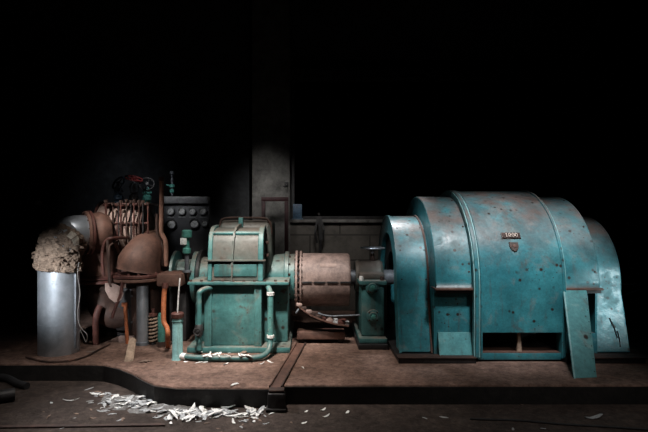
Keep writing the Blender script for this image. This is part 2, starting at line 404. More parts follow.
# bolts round the seams
for x in (XG[2]-.055, XG[4]-.045):
    for a in (20,50,80,110,140,160,172):
        a = math.radians(a); nrm = Vector((0,-math.sin(a) if False else -abs(math.sin(a)),math.cos(a)))
        p = Vector((x,D,HA))+nrm*R2
        if nrm.z > -.1: MB().bolt(p, nrm, .011, .010).build('bolt','dark_rust',gen)
for x in (XG[0]+.30, XG[0]+.05):
    for a in (10,35,60,85):
        a = math.radians(a); nrm = Vector((0,-math.sin(a),math.cos(a)))
        MB().bolt(Vector((x,D,HA))+nrm*R1, nrm, .009, .008).build('bolt','dark_rust',gen)
# scratch marks and grab cut on the right end cover
for (a,b_) in (((612,322),(616,338)),((616,330),(618,346)),((610,318),(613,326))):
    p, q = P(*a,5.12), P(*b_,5.10)
    dd = lambda z: D-R1-.15*max(0,(HA*.9-z)/(HA*.9-.045))
    p.y = dd(p.z)-.004; q.y = dd(q.z)-.004
    MB().tube([p,(p+q)/2+Vector((.004,0,0)),q],.006,6).build('torn_edge','black',gen)
# name plate and shield
cs = math.acos(.513); nrm = Vector((0,-math.sin(cs),math.cos(cs))); tan = Vector((0,math.cos(cs),math.sin(cs)))
pc = Vector((GX(510.7,5.05),D,HA))+nrm*R3
rot = Matrix((Vector((1,0,0)),tan,nrm)).transposed()
npn = MB().box(pc+Vector((-.095,-.034,-.006)),pc+Vector((.095,.034,.010)),.004,rot=rot).build('name_plate','plate',gen)
MB().box(pc+nrm*.010+Vector((-.088,-.028,-.002)),pc+nrm*.010+Vector((.088,.028,.003)),.001,rot=rot).build('plate_face','dark_rust',npn)
cu = bpy.data.curves.new('lettering','FONT'); cu.body = '1000'; cu.size = .062; cu.align_x = 'CENTER'; cu.align_y = 'CENTER'; cu.extrude = .002; cu.space_character = 1.05
tx = bpy.data.objects.new('lettering_source', cu); C.objects.link(tx)
bpy.context.view_layer.update()
me = bpy.data.meshes.new_from_object(tx.evaluated_get(bpy.context.evaluated_depsgraph_get())); bpy.data.objects.remove(tx)
me.materials.clear(); me.materials.append(M['letters'])
lt_ = bpy.data.objects.new('lettering', me); C.objects.link(lt_); lt_.parent = npn
me.transform(Matrix.Translation(pc+nrm*.019-ORIG[gen.name]) @ rot.to_4x4())
sh = [(-.045,.045),(.045,.045),(.047,-.005),(.03,-.04),(0,-.062),(-.03,-.04),(-.047,-.005)]
cs2 = math.acos(.513)+.115; n2 = Vector((0,-math.sin(cs2),math.cos(cs2))); t2 = Vector((0,math.cos(cs2),math.sin(cs2)))
sc = Vector((GX(513,5.02),D,HA))+n2*R3
s_ = MB(); k = len(sh)
s_.add([sc+Vector((a,0,0))+t2*b_-n2*.004 for a,b_ in sh]+[sc+Vector((a*.92,0,0))+t2*b_*.92+n2*.012 for a,b_ in sh],[list(range(k))[::-1],list(range(k,2*k))]+[[i,(i+1)%k,k+(i+1)%k,k+i] for i in range(k)])
sh_o = s_.build('shield_badge','plate',gen)
MB().lathe(sc+n2*.010,n2,[(0,.022),(.006,.018),(.008,.0)],16).build('badge_boss','rust',sh_o)
# shaft
MB().cyl((.44,D,HA),(XG[1]+.01,D,HA),.085,n=28).build('shaft','steel_dark',gen)

# loose panel leaning on the generator
tl, tr = P(563.5,291,4.90), P(587,291,4.90); bl_, br_ = G(574,378.5), G(597,377.5)
lp = MB().hexa([bl_,br_,tr,tl],(0,.018,.006))
lpo = thing('cover_panel','narrow teal cover panel leaning against the right side of the generator','panel',(bl_+br_)/2)
lp.build('sheet','teal_bright',lpo,bevel=.003)
MB().hexa([bl_+Vector((-.001,-.002,0)),bl_+Vector((.012,-.002,0)),tl+Vector((.012,-.002,0)),tl+Vector((-.001,-.002,0))],(0,.006,0)).build('edge_fold','teal_light',lpo)
for t in (.06,.2,.34,.48,.62,.76,.9):
    p = br_.lerp(tr,t)+Vector((-.016,-.001,0)); MB().bolt(p,(0,-1,.2),.007,.005).build('screw_hole','black',lpo)

# lever bracket behind right end of generator
lv = thing('operating_lever','thin dark lever and rod sticking out behind the right end of the generator','lever',(3.45,6.1,0))
MB().box((3.42,6.05,0),(3.50,6.15,.95),.01).build('column','black_metal',lv)
MB().cyl((3.38,6.0,GZ(280,6.0)),(3.46,6.0,GZ(280,6.0)),.05,n=16).build('pivot','steel_dark',lv)
MB().tube([P(618,283.5,6.05),P(641,284.5,6.05)],.012,8,0).build('rod','steel_dark',lv)
MB().tube([P(622,296,6.05),P(641,289,6.05)],.010,8,0).build('rod','steel_dark',lv)

# ------------------------------------------------------------------ pedestal bearing
pb = thing('pedestal_bearing','teal pedestal bearing with a handwheel on top, between coupling and generator','bearing',(.68,5.75,0))
MB().box((.515,5.37,0),(.835,6.4,.055),.006).build('base_plate','black_metal',pb)
MB().box((.53,5.42,.055),(.83,6.35,.11),.01).build('foot','teal_green',pb)
MB().box((.56,5.50,.11),(.815,6.28,.70),.03).build('pedestal','teal_green',pb)
MB().box((.535,5.47,.675),(.83,6.33,.72),.008).build('joint_flange','teal_green',pb)
cap = MB().lathe((.525,D,HA+.01),(1,0,0),[(0,.175),(.03,.19),(.06,.18),(.25,.18),(.28,.19),(.31,.175)],28)
cap.box((.545,5.60,.72),(.83,6.22,.79),.02)
cap.build('bearing_cap','dusty',pb)
for px,py in ((372,287),(373,316)):
    p = P(px,py,5.5)
    b1 = MB().lathe(p+Vector((0,.01,0)),(0,-1,0),[(0,.075),(.03,.07),(.035,.05),(.06,.045)],20).build('inspection_boss','teal_green',pb)
    for i in range(4):
        a = PI/4+i*PI/2; MB().bolt(p+Vector((.06*math.cos(a),-.018,.06*math.sin(a))),(0,-1,0),.010,.012).build('boss_bolt','dark_rust',b1)
    MB().lathe(p+Vector((0,-.045,0)),(0,-1,0),[(0,.028),(.025,.024),(.03,.0)],6).build('plug','green',b1)
for x,y in ((.56,5.52),(.79,5.52)):
    b1 = MB().bolt((x,y,.72),(0,0,1),.024,.05); b1.build('cap_bolt','white' if x<.6 else 'dark_rust',pb)
hz = GZ(248,D); hx = GX(372.5,D)
MB().cyl((hx,D,.88),(hx,D,hz+.012),.014,n=12).build('stem','steel_dark',pb)
MB().cyl((hx,D,.87),(hx,D,.985),.032,.024,n=16).build('stem_gland','dark_rust',pb)
hw = MB().torus((hx,D,hz),(0,0,1),.135,.010,40).build('handwheel','steel',pb)
sp = MB()
for i in range(5):
    a = .3+i*2*PI/5; sp.tube([(hx,D,hz-.022),(hx+.07*math.cos(a),D+.07*math.sin(a),hz-.014),(hx+.135*math.cos(a),D+.135*math.sin(a),hz)],.009,8,4)
sp.cyl((hx,D,hz-.04),(hx,D,hz+.006),.03,n=16); sp.build('spokes','black_metal',hw)

# ------------------------------------------------------------------ coupling cover
cg = thing('coupling_cover','faded pink drum shaped coupling cover with a bolted flange','cover',(.16,D,.1))
RC = .305
for a0,a1,nm in ((-PI/2,PI/2,'upper_shell'),(PI/2,3*PI/2,'lower_shell')):
    g_ = .012
    MB().lathe((-.12,D,HA-.03+(.002 if a0<0 else -.002)),(1,0,0),[(0,RC),(.56,RC),(.575,RC-.012)],40,a0+g_,a1-g_).build(nm,'pink',cg)
fo = MB().ring((-.165,D,HA-.03),(1,0,0),RC+.035,RC-.1,.022,56).build('flange','pink',cg)
MB().ring((-.115,D,HA-.03),(1,0,0),RC+.03,RC-.1,.018,56).build('flange','pink',cg)
for i in range(28):
    a = 2*PI*i/28
    MB().cyl(Vector((-.175,D,HA-.03))+Vector((0,math.sin(a),math.cos(a)))*(RC+.014),Vector((-.085,D,HA-.03))+Vector((0,math.sin(a),math.cos(a)))*(RC+.014),.013,n=6).build('stud','dark_rust',cg)
seam = MB()
for i in range(4): seam.box((-.10+.145*i,D-RC-.012,HA-.036),(.02+.145*i,D-RC+.01,HA-.014),.002)
seam.build('split_strip','black_metal',cg)
a = math.radians(52); nrm = Vector((0,-math.sin(a),math.cos(a))); tan = Vector((0,math.cos(a),math.sin(a)))
MB().box(Vector((GX(328,5.7),D,HA-.03))+nrm*RC-Vector((.095,.022,.003)),Vector((GX(328,5.7),D,HA-.03))+nrm*RC+Vector((.095,.022,.005)),.001,rot=Matrix((Vector((1,0,0)),tan,nrm)).transposed()).build('blank_plate','pale_lagging',cg)
MB().cyl((-.35,D,HA-.03),(.47,D,HA-.03),.10,n=24).build('coupling_shaft','steel_dark',cg)

# sill beam and tray under the coupling
bm_ = thing('sole_beam','brown steel beam lying low under the coupling cover','beam',(.1,5.7,0))
MB().box((GX(297,5.62),5.62,.05),(GX(345,5.62),5.80,.135),.006).build('beam','rust',bm_)
for px in (301,341): MB().box((GX(px,5.62)-.03,5.66,0),(GX(px,5.62)+.03,5.78,.05)).build('packing','black',bm_)
tr_ = thing('cable_tray','curved strip tray of rubble sagging under the coupling cover','tray',P(325,322,5.62))
path = [P(299,309,5.55),P(310,317,5.55),P(322,322,5.55),P(335,326,5.55),P(349,328,5.55)]
q = MB()
for i in range(4):
    p, r_ = path[i], path[i+1]
    q.hexa([p,r_,r_+Vector((0,0,.012)),p+Vector((0,0,.012))],(0,.16,0)); q.hexa([p,r_,r_+Vector((0,0,.03)),p+Vector((0,0,.03))],(0,.008,0))
q.build('tray_strip','rust',tr_)
for i in range(10):
    t = i/9*3.9; k = int(t); p = path[k].lerp(path[k+1],t-k)+Vector((0,.05+.06*random.random(),.035))
    s = .02+.02*random.random()
    MB().box(p-Vector((s*1.4,s,s*.8)),p+Vector((s*1.4,s,s*.8)),.008,rot=Matrix.Rotation(random.uniform(-.6,.6),3,'Y')@Matrix.Rotation(random.random()*3,3,'Z')).build('lump',random.choice(['pink','red_rust','grey_flake','dark_rust']),tr_)
MB().tube([P(318,313,5.6),P(330,316,5.58),P(360,315,5.56)],.010,8).build('conduit','steel_dark',tr_)
MB().tube([P(296,313,5.6),P(299,309,5.6)],.012,8,0).build('bracket','steel_dark',tr_)

# ------------------------------------------------------------------ gearbox
gb = thing('gearbox','green teal gearbox with a tall ribbed hood and flanged case','gearbox',(-.78,D,0))
XL, XR = -1.085, -.525
HL, HR = -1.065, -.495
MB().box((XL,5.30,.06),(XR,6.55,.70),.02).build('lower_casing','teal_green',gb)
MB().box((XR-.02,5.45,.06),(-.235,6.4,.70),.025).build('side_pedestal','teal_green',gb)
MB().box((-1.25,5.47,.06),(XL+.02,6.4,.70),.025).build('side_pedestal','teal_green',gb)
MB().box((-1.28,5.24,0),(-.205,6.6,.062),.012).build('foot','teal_green',gb)
MB().box((XR-.06,5.265,.06),(XR+.02,5.36,.70),.012).build('corner_rib','teal_green',gb)
MB().box((XL-.02,5.265,.06),(XL+.06,5.36,.70),.012).build('corner_rib','teal_green',gb)
MB().box((-1.27,5.225,.708),(-.22,6.62,.742),.008).build('joint_flange','teal_green',gb)
for x in [-1.24+.11*i for i in range(10)]:
    MB().bolt((x,5.26,.742),(0,0,1),.017,.022).build('flange_bolt','dark_rust',gb)
hp = [(5.285,.742),(5.31,1.02),(5.335,1.15),(5.365,1.215),(5.42,1.262),(5.50,1.285),(5.60,1.295),(6.2,1.30),(6.42,1.21),(6.53,1.05),(6.55,.742)]
MB().prism(hp,HL+.02,HR-.005).build('hood','dusty',gb,bevel=.01)
def offs(pr, e):
    out = []
    for i,(y,z) in enumerate(pr):
        a, b_ = Vector(pr[max(i-1,0)]), Vector(pr[min(i+1,len(pr)-1)]); t = (b_-a).normalized(); out.append((y-t.y*e, max(z+t.x*e,.742)))
    return out
for x0,x1 in ((HL-.005,HL+.04),(HR-.05,HR+.005)):
    MB().strip(offs(hp,.028),offs(hp,-.02),x0,x1).build('hood_edge_rib','teal_green',gb,bevel=.008)
MB().tube([(HL,5.385,1.238),(HR,5.385,1.238)],.026,12,0).build('hood_top_rib','teal_green',gb)
# bowed centre rib: follows the hood front, drifting left towards the flange
cr = MB(); op, ip = offs(hp,.045), offs(hp,-.01)
for i in range(8):
    x = [-.815,-.81,-.805,-.80,-.79,-.78,-.77,-.765,-.765][i:i+2]
    v = [(x[0]-.008,*ip[i]),(x[0]+.008,*ip[i]),(x[0]+.008,*op[i]),(x[0]-.008,*op[i]),(x[1]-.012,*ip[i+1]),(x[1]+.012,*ip[i+1]),(x[1]+.012,*op[i+1]),(x[1]-.012,*op[i+1])]
    cr.add(v,[[0,1,2,3],[7,6,5,4],[0,4,5,1],[1,5,6,2],[2,6,7,3],[3,7,4,0]])
cr.build('centre_rib','dusty',gb)
zr = GZ(260.5,5.27)
MB().box((HL-.04,5.25,zr-.009),(HR+.03,5.32,zr+.006),.003).build('cross_rail','dusty',gb)
MB().box((HL+.06,5.275,.79),(HR-.06,5.31,zr-.03),.01).build('inspection_cover','teal_green',gb)
# stepped rear half of the hood
hp2 = [(5.66,.742),(5.66,1.28),(5.70,1.345),(5.78,1.375),(6.2,1.375),(6.3,1.30),(6.33,.742)]
MB().prism(hp2,HL+.03,HR+.065).build('rear_hood','dusty',gb,bevel=.05)
rz = 1.40
MB().tube([(HL+.045,5.70,1.30),(HL+.065,5.70,1.375),(HL+.12,5.70,rz),(-.8,5.70,rz+.005),(HR-.04,5.70,rz),(HR+.02,5.70,1.38),(HR+.052,5.70,1.32),(HR+.06,5.70,1.22)],.013,10,5).build('hood_rail','dark_rust',gb)
MB().box((-.80,5.64,1.30),(-.75,5.70,1.41),.008).build('lifting_lug','teal_green',gb)
for z in (1.12,.98): MB().box((HR,5.50,z),(HR+.045,5.56,z+.03),.004).build('side_lug','dark_rust',gb)
# bearing housings each side
MB().lathe((XR-.02,D,HA),(1,0,0),[(0,.25),(.25,.275),(.26,.30),(.30,.30),(.305,.27),(.372,.27)],36).build('bearing_housing','teal_green',gb)
lh = MB().lathe((-1.27,D,HA),(1,0,0),[(0,.235),(.17,.235)],36); lh.build('bearing_housing','teal_green',gb)
MB().ring((-1.34,D,HA),(1,0,0),.30,.15,.05,40).build('housing_flange','teal_green',gb)
MB().ring((-1.275,D,HA),(1,0,0),.315,.2,.03,40).build('housing_flange','black_metal',gb)
for i in range(14):
    a = 2*PI*i/14
    MB().bolt(Vector((-.235,D,HA))+Vector((0,math.sin(a),math.cos(a)))*.27,(1,0,0),.014,.02).build('housing_bolt','dark_rust',gb)
# oil pipes in front
rp = .027
a_, z0 = 4.96, .036
pr_ = MB().tube([(GX(184,5.0)+.02,4.985,z0),(-1.05,a_-.02,z0),(-.75,a_-.03,z0),(-.56,a_-.02,z0),(-.46,a_+.02,z0+.012),(-.415,5.06,.08),(-.40,5.12,.17),(-.40,5.12,.34),(-.40,5.12,.55),(-.402,5.13,.63),(-.42,5.19,.675),(-.44,5.28,.68)],rp,14,6)
po = pr_.build('oil_pipe','teal_green',gb)
MB().tube([(-.40,5.12,.20),(-.40,5.12,.64)],rp+.004,14,0).build('flaking_sleeve','flaking',po)
for z in (.19,.62): MB().cyl((-.40,5.12,z),(-.40,5.12,z+.03),rp+.012,n=8).build('union_nut','white',po)
px_ = GX(199,5.15)
p2 = MB().tube([(px_+.10,5.27,.672),(px_+.05,5.20,.672),(px_+.01,5.15,.65),(px_,5.15,.60),(px_,5.15,.35),(px_,5.15,.06)],.027,12,6).build('oil_pipe','teal_green',gb)
MB().lathe((px_,5.15,.20),(0,0,1),[(0,.03),(.02,.042),(.06,.045),(.1,.042),(.12,.03)],16).build('valve_body','black_metal',p2)
MB().torus((px_,5.07,.26),(0,1,0),.035,.008,20,8).build('valve_wheel','black_metal',p2)
MB().cyl((px_,5.15,.26),(px_,5.065,.26),.01,n=8).build('valve_stem','black_metal',p2)

# pale teal standpipe
sx, sd = GX(177.5,5.02), 5.02
sp_ = thing('standpipe','pale teal standpipe with a rusty cap and thin rod, left of the gearbox','pipe',(sx,sd,0))
MB().lathe((sx,sd,0),(0,0,1),[(0,.058),(.02,.052),(GZ(318,sd),.050)],24).build('body','teal_light',sp_)
MB().lathe((sx,sd,GZ(318,sd)),(0,0,1),[(0,.058),(.012,.063),(.045,.063),(.055,.055)],20).build('cap','red_rust',sp_)
MB().tube([(sx,sd,GZ(313,sd)),P(178.5,295,sd),P(180,278,sd)],.007,8).build('rod','white',sp_)
MB().torus((sx,sd,GZ(321,sd)),(0,0,1),.052,.005,24,8).build('clamp_band','teal_green',sp_)
MB().tube([(sx+.03,sd-.01,z0),(GX(184,5.0)+.022,4.985,z0)],.034,12,0).build('elbow','white',sp_)

# ------------------------------------------------------------------ turbine
tb = thing('steam_turbine','rust brown steam turbine with a cone shaped exhaust casing and lagged chest','turbine',(-2.0,6.05,0))
TY = 6.0
EX, EY = GX(137,5.68), 5.68
rr_ = [.252,.235,.20,.17,.145]
MB().tube([P(138,270.5,5.68),P(140,261,5.69),P(145,251,5.75),P(150.5,245,5.86),P(155,242,6.0)],lambda t: rr_[min(3,int(t*4))]*(1-(t*4-min(3,int(t*4))))+rr_[min(3,int(t*4))+1]*(t*4-min(3,int(t*4))),44,10).build('exhaust_elbow','rust',tb)
for z0_,z1_,mt in ((.745,.78,'red_rust'),(.705,.738,'rust')):
    MB().cyl((EX,EY,z0_),(EX,EY,z1_),.29,n=44,bev=.006).build('elbow_flange',mt,tb)
for i in range(16):
    a = 2*PI*i/16; MB().bolt((EX+.27*math.cos(a),EY+.27*math.sin(a),.78),(0,0,1),.015,.025).build('flange_bolt','red_rust',tb)
MB().cyl((EX,5.92,.06),(EX,5.92,.705),.20,n=36).build('exhaust_stub','dark_rust',tb)
LX, LY = GX(98,5.85), 5.85
MB().lathe((LX,LY,.735),(0,0,1),[(0,.19),(.1,.195),(.3,.21),(.42,.20)],32).build('inlet_leg','rust',tb)
for z0_,z1_ in ((.70,.735),(.655,.692)): MB().cyl((LX,LY,z0_),(LX,LY,z1_),.225,n=32,bev=.006).build('leg_flange','red_rust',tb)
MB().tube([(LX,LY,.655),(LX+.01,LY-.02,.50),(LX+.08,LY-.06,.36),(LX+.20,LY-.06,.28),(LX+.32,LY,.26)],.14,24,7).build('lower_bend','dark_rust',tb)
MB().box((-2.42,5.95,0),(-1.72,6.6,.06),.01).build('foot','black_metal',tb)
MB().box((-2.35,6.0,.06),(-1.75,6.5,.64),.05).build('lower_casing','dark_rust',tb)
# nozzle and barrel of the steam chest
fd = Vector((.80,.60,.02)).normalized()
FC = Vector((GX(89,5.66),5.66,1.235)); FX, FY, FZ = FC
MB().lathe(FC,fd,[(0,.215),(.05,.215),(.08,.225),(.12,.235),(.2,.2)],40).build('inlet_nozzle','rust',tb)
MB().ring(FC-fd*.045,fd,.245,.15,.028,44).build('inlet_flange','rust',tb)
MB().ring(FC-fd*.012,fd,.25,.15,.028,44).build('inlet_flange','red_rust',tb)
for i in range(14):
    a = 2*PI*i/14; u_ = fd.orthogonal().normalized(); w_ = fd.cross(u_)
    MB().bolt(FC-fd*.045+(u_*math.cos(a)+w_*math.sin(a))*.225,-fd,.012,.016).build('flange_bolt','dark_rust',tb)
BZ, BY = 1.275, 6.05
MB().lathe((GX(101,BY),BY,BZ),(1,0,0),[(0,.26),(.05,.305),(.10,.315),(.52,.29),(.56,.25),(.60,.1)],44).build('steam_chest','pale_lagging',tb)
for px,r_ in ((103,.325),(126,.320),(148,.30)): MB().ring((GX(px,BY),BY,BZ),(1,0,0),r_,.2,.022,44).build('chest_band','red_rust',tb)
MB().box((GX(104,5.85),5.80,1.535),(GX(151,5.95),6.4,1.575),.01).build('chest_cover','red_rust',tb)
MB().box((GX(104,5.76),5.725,1.335),(GX(150,5.76),5.75,1.352),.004).build('chest_strap','red_rust',tb)
MB().box((-2.3,5.98,.62),(-1.8,6.4,1.02),.05).build('chest_support','dark_rust',tb)
for i,px in enumerate((106,113,118.5,121,126.5,131,134,139,143,148)):
    x = GX(px,5.722); zt_ = 1.57+.05*random.random(); zb_ = 1.00+.20*random.random()
    r_ = .006+.006*random.random()
    rod = MB().cyl((x,5.722,zb_),(x,5.722,zt_),r_,n=10).build('tie_rod',['red_rust','dark_rust','black_metal'][i%3],tb)
    MB().cyl((x,5.722,zt_-.03),(x,5.722,zt_),r_+.012,n=6).build('rod_nut','dark_rust',rod)
MB().tube([P(104,276,5.50),P(102.5,262,5.48),P(103,248,5.48),P(107,240,5.48),P(114,238,5.5),P(128,238,5.75)],.018,12).build('drain_pipe','red_rust',tb)
MB().tube([P(109.5,270,5.42),P(109,255,5.40),P(110,246,5.45),P(118,241,5.6)],.013,10).build('drain_pipe','dark_rust',tb)
for pts,r_ in (([P(96,345,5.6),P(96,318,5.55),P(100,306,5.6)],.035),([P(112,318,5.42),P(116,306,5.42),P(121,294,5.40),P(122,282,5.40)],.018)):
    MB().tube(pts,r_,12).build('lower_pipe','red_rust',tb)
MB().box((GX(116,5.74),5.74,.12),(GX(135,5.74),5.82,.60),.01).build('side_box','black_metal',tb)
for px,py in ((119,296),(132,296),(132,322),(119,322)):
    MB().bolt(P(px,py,5.74),(0,-1,0),.014,.016).build('box_bolt','steel_dark',tb)
# front bearing housing in brown, carries the lubricator
MB().box((-1.60,5.72,.0),(-1.40,6.2,.66),.03).build('governor_column','black_metal',tb)
MB().box((-1.66,5.45,.66),(-1.385,6.2,.80),.02).build('bearing_housing','rust',tb)
MB().lathe((-1.60,TY,HA),(1,0,0),[(0,.3),(.03,.3),(.035,.2),(.2,.2)],32).build('shaft_gland','teal_green',tb)
MB().cyl((-1.62,D,HA),(-1.28,D,HA),.09,n=20).build('shaft','steel_dark',tb)
# valves on the chest
def valve(px, py_top, d, body, wheel, label, z0_=1.575, R_=.085, tilt=(0,0,1), h=.16):
    x = GX(px,d); zt_ = GZ(py_top,d)
    v = thing('globe_valve',label,'valve',(x,d,z0_))
    MB().lathe((x,d,z0_),(0,0,1),[(0,.05),(.02,.05),(.025,.03),(.05,.055),(.09,.055),(.115,.03),(.125,.045),(.14,.045),(.15,.02),(zt_-z0_-.06,.016)],20).build('body',body,v)
    MB().cyl((x,d,zt_-.07),(x,d,zt_+.02),.009,n=10).build('stem','steel_dark',v)
    y_ = [(-.035,.1),(.035,.1)]
    for s in (-1,1): MB().tube([(x+s*.04,d,z0_+.13),(x+s*.05,d,zt_-.1),(x+s*.012,d,zt_-.045)],.008,8,4).build('yoke',body,v)
    ax = Vector(tilt).normalized()
    hw_ = MB().torus((x,d,zt_),ax,R_,.011,28,8).build('handwheel',wheel,v)
    s_ = MB(); u = ax.orthogonal().normalized(); w = ax.cross(u)
    for i in range(4):
        a = PI*i/2+.4; s_.tube([Vector((x,d,zt_)),Vector((x,d,zt_))+(u*math.cos(a)+w*math.sin(a))*R_],.007,6,0)
    s_.lathe(Vector((x,d,zt_))-ax*.015,ax,[(0,.018),(.03,.018)],12)
    s_.build('spokes',wheel,hw_)
    return v
valve(118.5,183,6.0,'blue','blue','blue wheeled valve on the turbine chest, leftmost of the row',R_=.085,tilt=(-.5,-.8,.6))
valve(134,178.5,6.1,'black_metal','red','red wheeled valve on the turbine chest',R_=.10,tilt=(.3,-.25,1))
valve(147,184,6.25,'green','black_metal','black wheeled valve on the turbine chest beside the brown upright pipe',R_=.085,tilt=(.2,-.9,.4))
# small valve by the gauges
gv = thing('gauge_cock','small greenish cock on a thin stem above the gauge panel','valve',P(172,196,6.6))
zc = GZ(195.5,6.62)
MB().cyl(P(172,195.5,6.62),P(172,171,6.62),.014,n=10).build('stem','steel_dark',gv)
for py,r_ in ((173,.028),(180,.02),(186,.034),(191,.03)):
    q_ = P(172,py,6.62); MB().lathe(q_-Vector((0,0,.025)),(0,0,1),[(0,r_*.6),(.01,r_),(.04,r_),(.05,r_*.6)],14).build('nut','green' if py>180 else 'steel_dark',gv)
MB().cyl(P(166,185,6.6),P(172,186,6.62),.012,n=8).build('spout','green',gv)

# brown upright pipe
up = thing('riser_pipe','brown upright pipe bent at the foot, rising above the turbine','pipe',P(161,272,5.75))
MB().tube([P(161.5,179,5.75),P(161.5,205,5.75),P(161.2,228,5.75),P(162,234,5.75),P(165,240,5.75),P(166,248,5.75),P(166,266,5.75)],.026,14).build('pipe','timber_brown',up)
MB().cyl(P(161.5,181,5.75),P(161.5,177,5.75),.031,n=14).build('pipe_cap','red_rust',up)
MB().tube([P(157,214,5.78),P(157,232,5.78),P(159.5,240,5.78),P(162,246,5.76),P(162,266,5.75)],.018,10).build('side_pipe','dark_rust',up)

# lubricator with pale sight glass
lx, ld = GX(186.8,5.6), 5.6
lb = thing('oil_lubricator','green oil lubricator with a bright pale sight glass beside the gearbox hood','lubricator',(lx,ld,.80))
MB().lathe((lx,ld,.80),(0,0,1),[(0,.05),(.02,.05),(.025,.024),(GZ(254,ld)-.80,.024)],16).build('stem','steel_dark',lb)
MB().lathe((lx,ld,GZ(254,ld)),(0,0,1),[(0,.034),(.012,.046),(.06,.046),(.07,.030),(.095,.030)],20).build('lower_body','green',lb)
MB().box((lx-.062,ld-.05,GZ(244.6,ld)),(lx+.008,ld+.02,GZ(237.8,ld)),.006).build('sight_glass','glass_white',lb)
MB().cyl((lx,ld,GZ(246,ld)),(lx,ld,GZ(237,ld)),.030,n=16).build('core','green',lb)
MB().lathe((lx,ld,GZ(238,ld)),(0,0,1),[(0,.04),(.01,.057),(.075,.057),(.088,.045),(.092,.02)],24).build('cap','green',lb)

# gauge panel
gp = thing('instrument_stand','black gauge board with two rows of round dials behind the turbine','gauge board',(GX(184,6.65),6.75,0))
MB().box((GX(161,6.65),6.65,.75),(GX(209,6.65),6.75,GZ(204,6.65)),.008).build('board','panel',gp)
MB().box((GX(161.5,6.62),6.60,GZ(203.5,6.62)),(GX(208,6.62),6.78,GZ(196.5,6.62)),.01).build('header','panel_grey',gp)
for px in (163,207): MB().box((GX(px,6.7)-.03,6.68,0),(GX(px,6.7)+.03,6.74,.75)).build('leg','panel',gp)
for px,py,r_ in ((170.8,211,.052),(182,211,.052),(192.5,211,.050),(203,211,.050),(171.7,224,.068),(194.6,223.5,.066),(205,223,.045)):
    p = P(px,py,6.65)
    ga = MB().ring(p+Vector((0,-.035,0)),(0,1,0),r_,r_*.78,.035,28).build('gauge','panel_grey' if r_<.06 else 'black_metal',gp)
    MB().cyl(p+Vector((0,-.02,0)),p+Vector((0,.0,0)),r_*.8,n=24).build('dial','dial',ga)
    a = random.uniform(2.2,4.5)
    MB().tube([p+Vector((0,-.024,0)),p+Vector((r_*.6*math.cos(a),-.024,-r_*.6*math.sin(a)))],.003,6,0).build('needle','black',ga)
for px in (171,182,193,203): MB().box(P(px-3.5,218,6.65)-Vector((0,.006,0)),P(px+3.5,216.6,6.65),.001).build('tag_plate','panel_grey',gp)

# ------------------------------------------------------------------ lagged exhaust duct on the left
dx, dd_ = GX(59,5.3), 5.3
ep = thing('exhaust_duct','round grey steel duct with brown wool lagging round its elbow','duct',(dx,dd_,0))
zt_ = GZ(268,dd_)
MB().lathe((dx,dd_,0),(0,0,1),[(0,.200),(zt_+.05,.200)],48).build('vertical_pipe','steel',ep)
el = [(dx,dd_,.84),(dx,dd_,.95),(dx,dd_+.03,1.06),(dx,dd_+.12,1.17),(dx+.03,dd_+.22,1.225),(FX-.08,FY-.13,FZ),(FX-.02,FY-.035,FZ)]
MB().tube(el,.197,36,5).build('elbow','steel',ep)
lag = MB().tube([(dx-.005,dd_,zt_-.01),(dx,dd_,.93),(dx-.005,dd_+.015,1.03),(dx,dd_+.07,1.12),(dx+.01,dd_+.14,1.18)],lambda t:.222-.012*t,110,26)
def jag(q, amp, sc):
    from mathutils import noise as mn
    out = []
    for v in q.v:
        nn = mn.noise(v*sc)*amp+mn.noise(v*sc*2.3)*amp*.7+abs(mn.noise(v*sc*5.5))*amp*.6+mn.noise(v*sc*11)*amp*.25
        c = Vector((dx,dd_+.1,min(v.z,1.0))); d_ = (v-c); d_.normalize(); out.append(v+d_*nn)
    q.v = out; return q
jag(lag,.038,9.)
lo_ = lag.build('wool_lagging','wool',ep,smooth=50)
for i in range(26):       # loose tufts
    t = random.random(); a = random.uniform(0,2*PI)
    c = Vector((dx,dd_+.12*t*t,zt_+.02+.26*t)); d_ = Vector((math.cos(a),-abs(math.sin(a)),.25*random.random()))
    p = c+d_*.225; L = .02+.025*random.random()
    w = Vector((random.uniform(-1,1),random.uniform(-1,.2),random.uniform(-1.,.3))).normalized()
    MB().tube([p-d_*.02,p+d_*.012+w*L*.5,p+d_*.006+w*L],lambda t:.014*(1-t)+.004,6,3).build('wool_tuft','wool',lo_)
tj = MB(); rows = [((66,236),(71,231.5)),((69,237.5),(74,233)),((71.5,240),(77,236)),((73.5,243.5),(79,240)),((74.5,246.5),(79.5,245))]
for i in range(4):
    (a0,b0),(a1,b1) = rows[i],rows[i+1]
    q_ = [P(*a0,5.10),P(*a1,5.10),P(*b1,5.17),P(*b0,5.17)]; tj.hexa([p+Vector((0,-.012*(i%2),.006*(i%2))) for p in q_],(.0,.012,.004))
tj.build('torn_jacket','foil',ep)
MB().ring((dx,dd_,.30),(0,0,1),.2025,.195,.012,48).build('seam_ring','steel',ep)
MB().box((dx+.19,dd_-.06,.05),(dx+.206,dd_-.045,.85)).build('lap_seam','steel_dark',ep)
wr = MB().tube([P(79,262,5.2),P(77.5,275,5.2),P(80,292,5.2),P(78,310,5.2),P(78.5,322,5.18),P(82,329,5.15),P(87,335,5.12),P(86,342,5.15),P(80,330,5.17),P(79,338,5.17),G(80,351),G(88,352),G(97,350.5)],.004,6).build('loose_wire','wire',origin=G(80,351))
tag(wr,'thin grey wire dangling loose beside the steel duct','wire')
gr = MB().tube([G(26,357,.014),G(45,361.5,.014),G(66,361,.014),G(84,357,.014),G(98,350,.014),G(110,344,.014)],.009,8).build('floor_hose','dark_rust',origin=G(60,361))
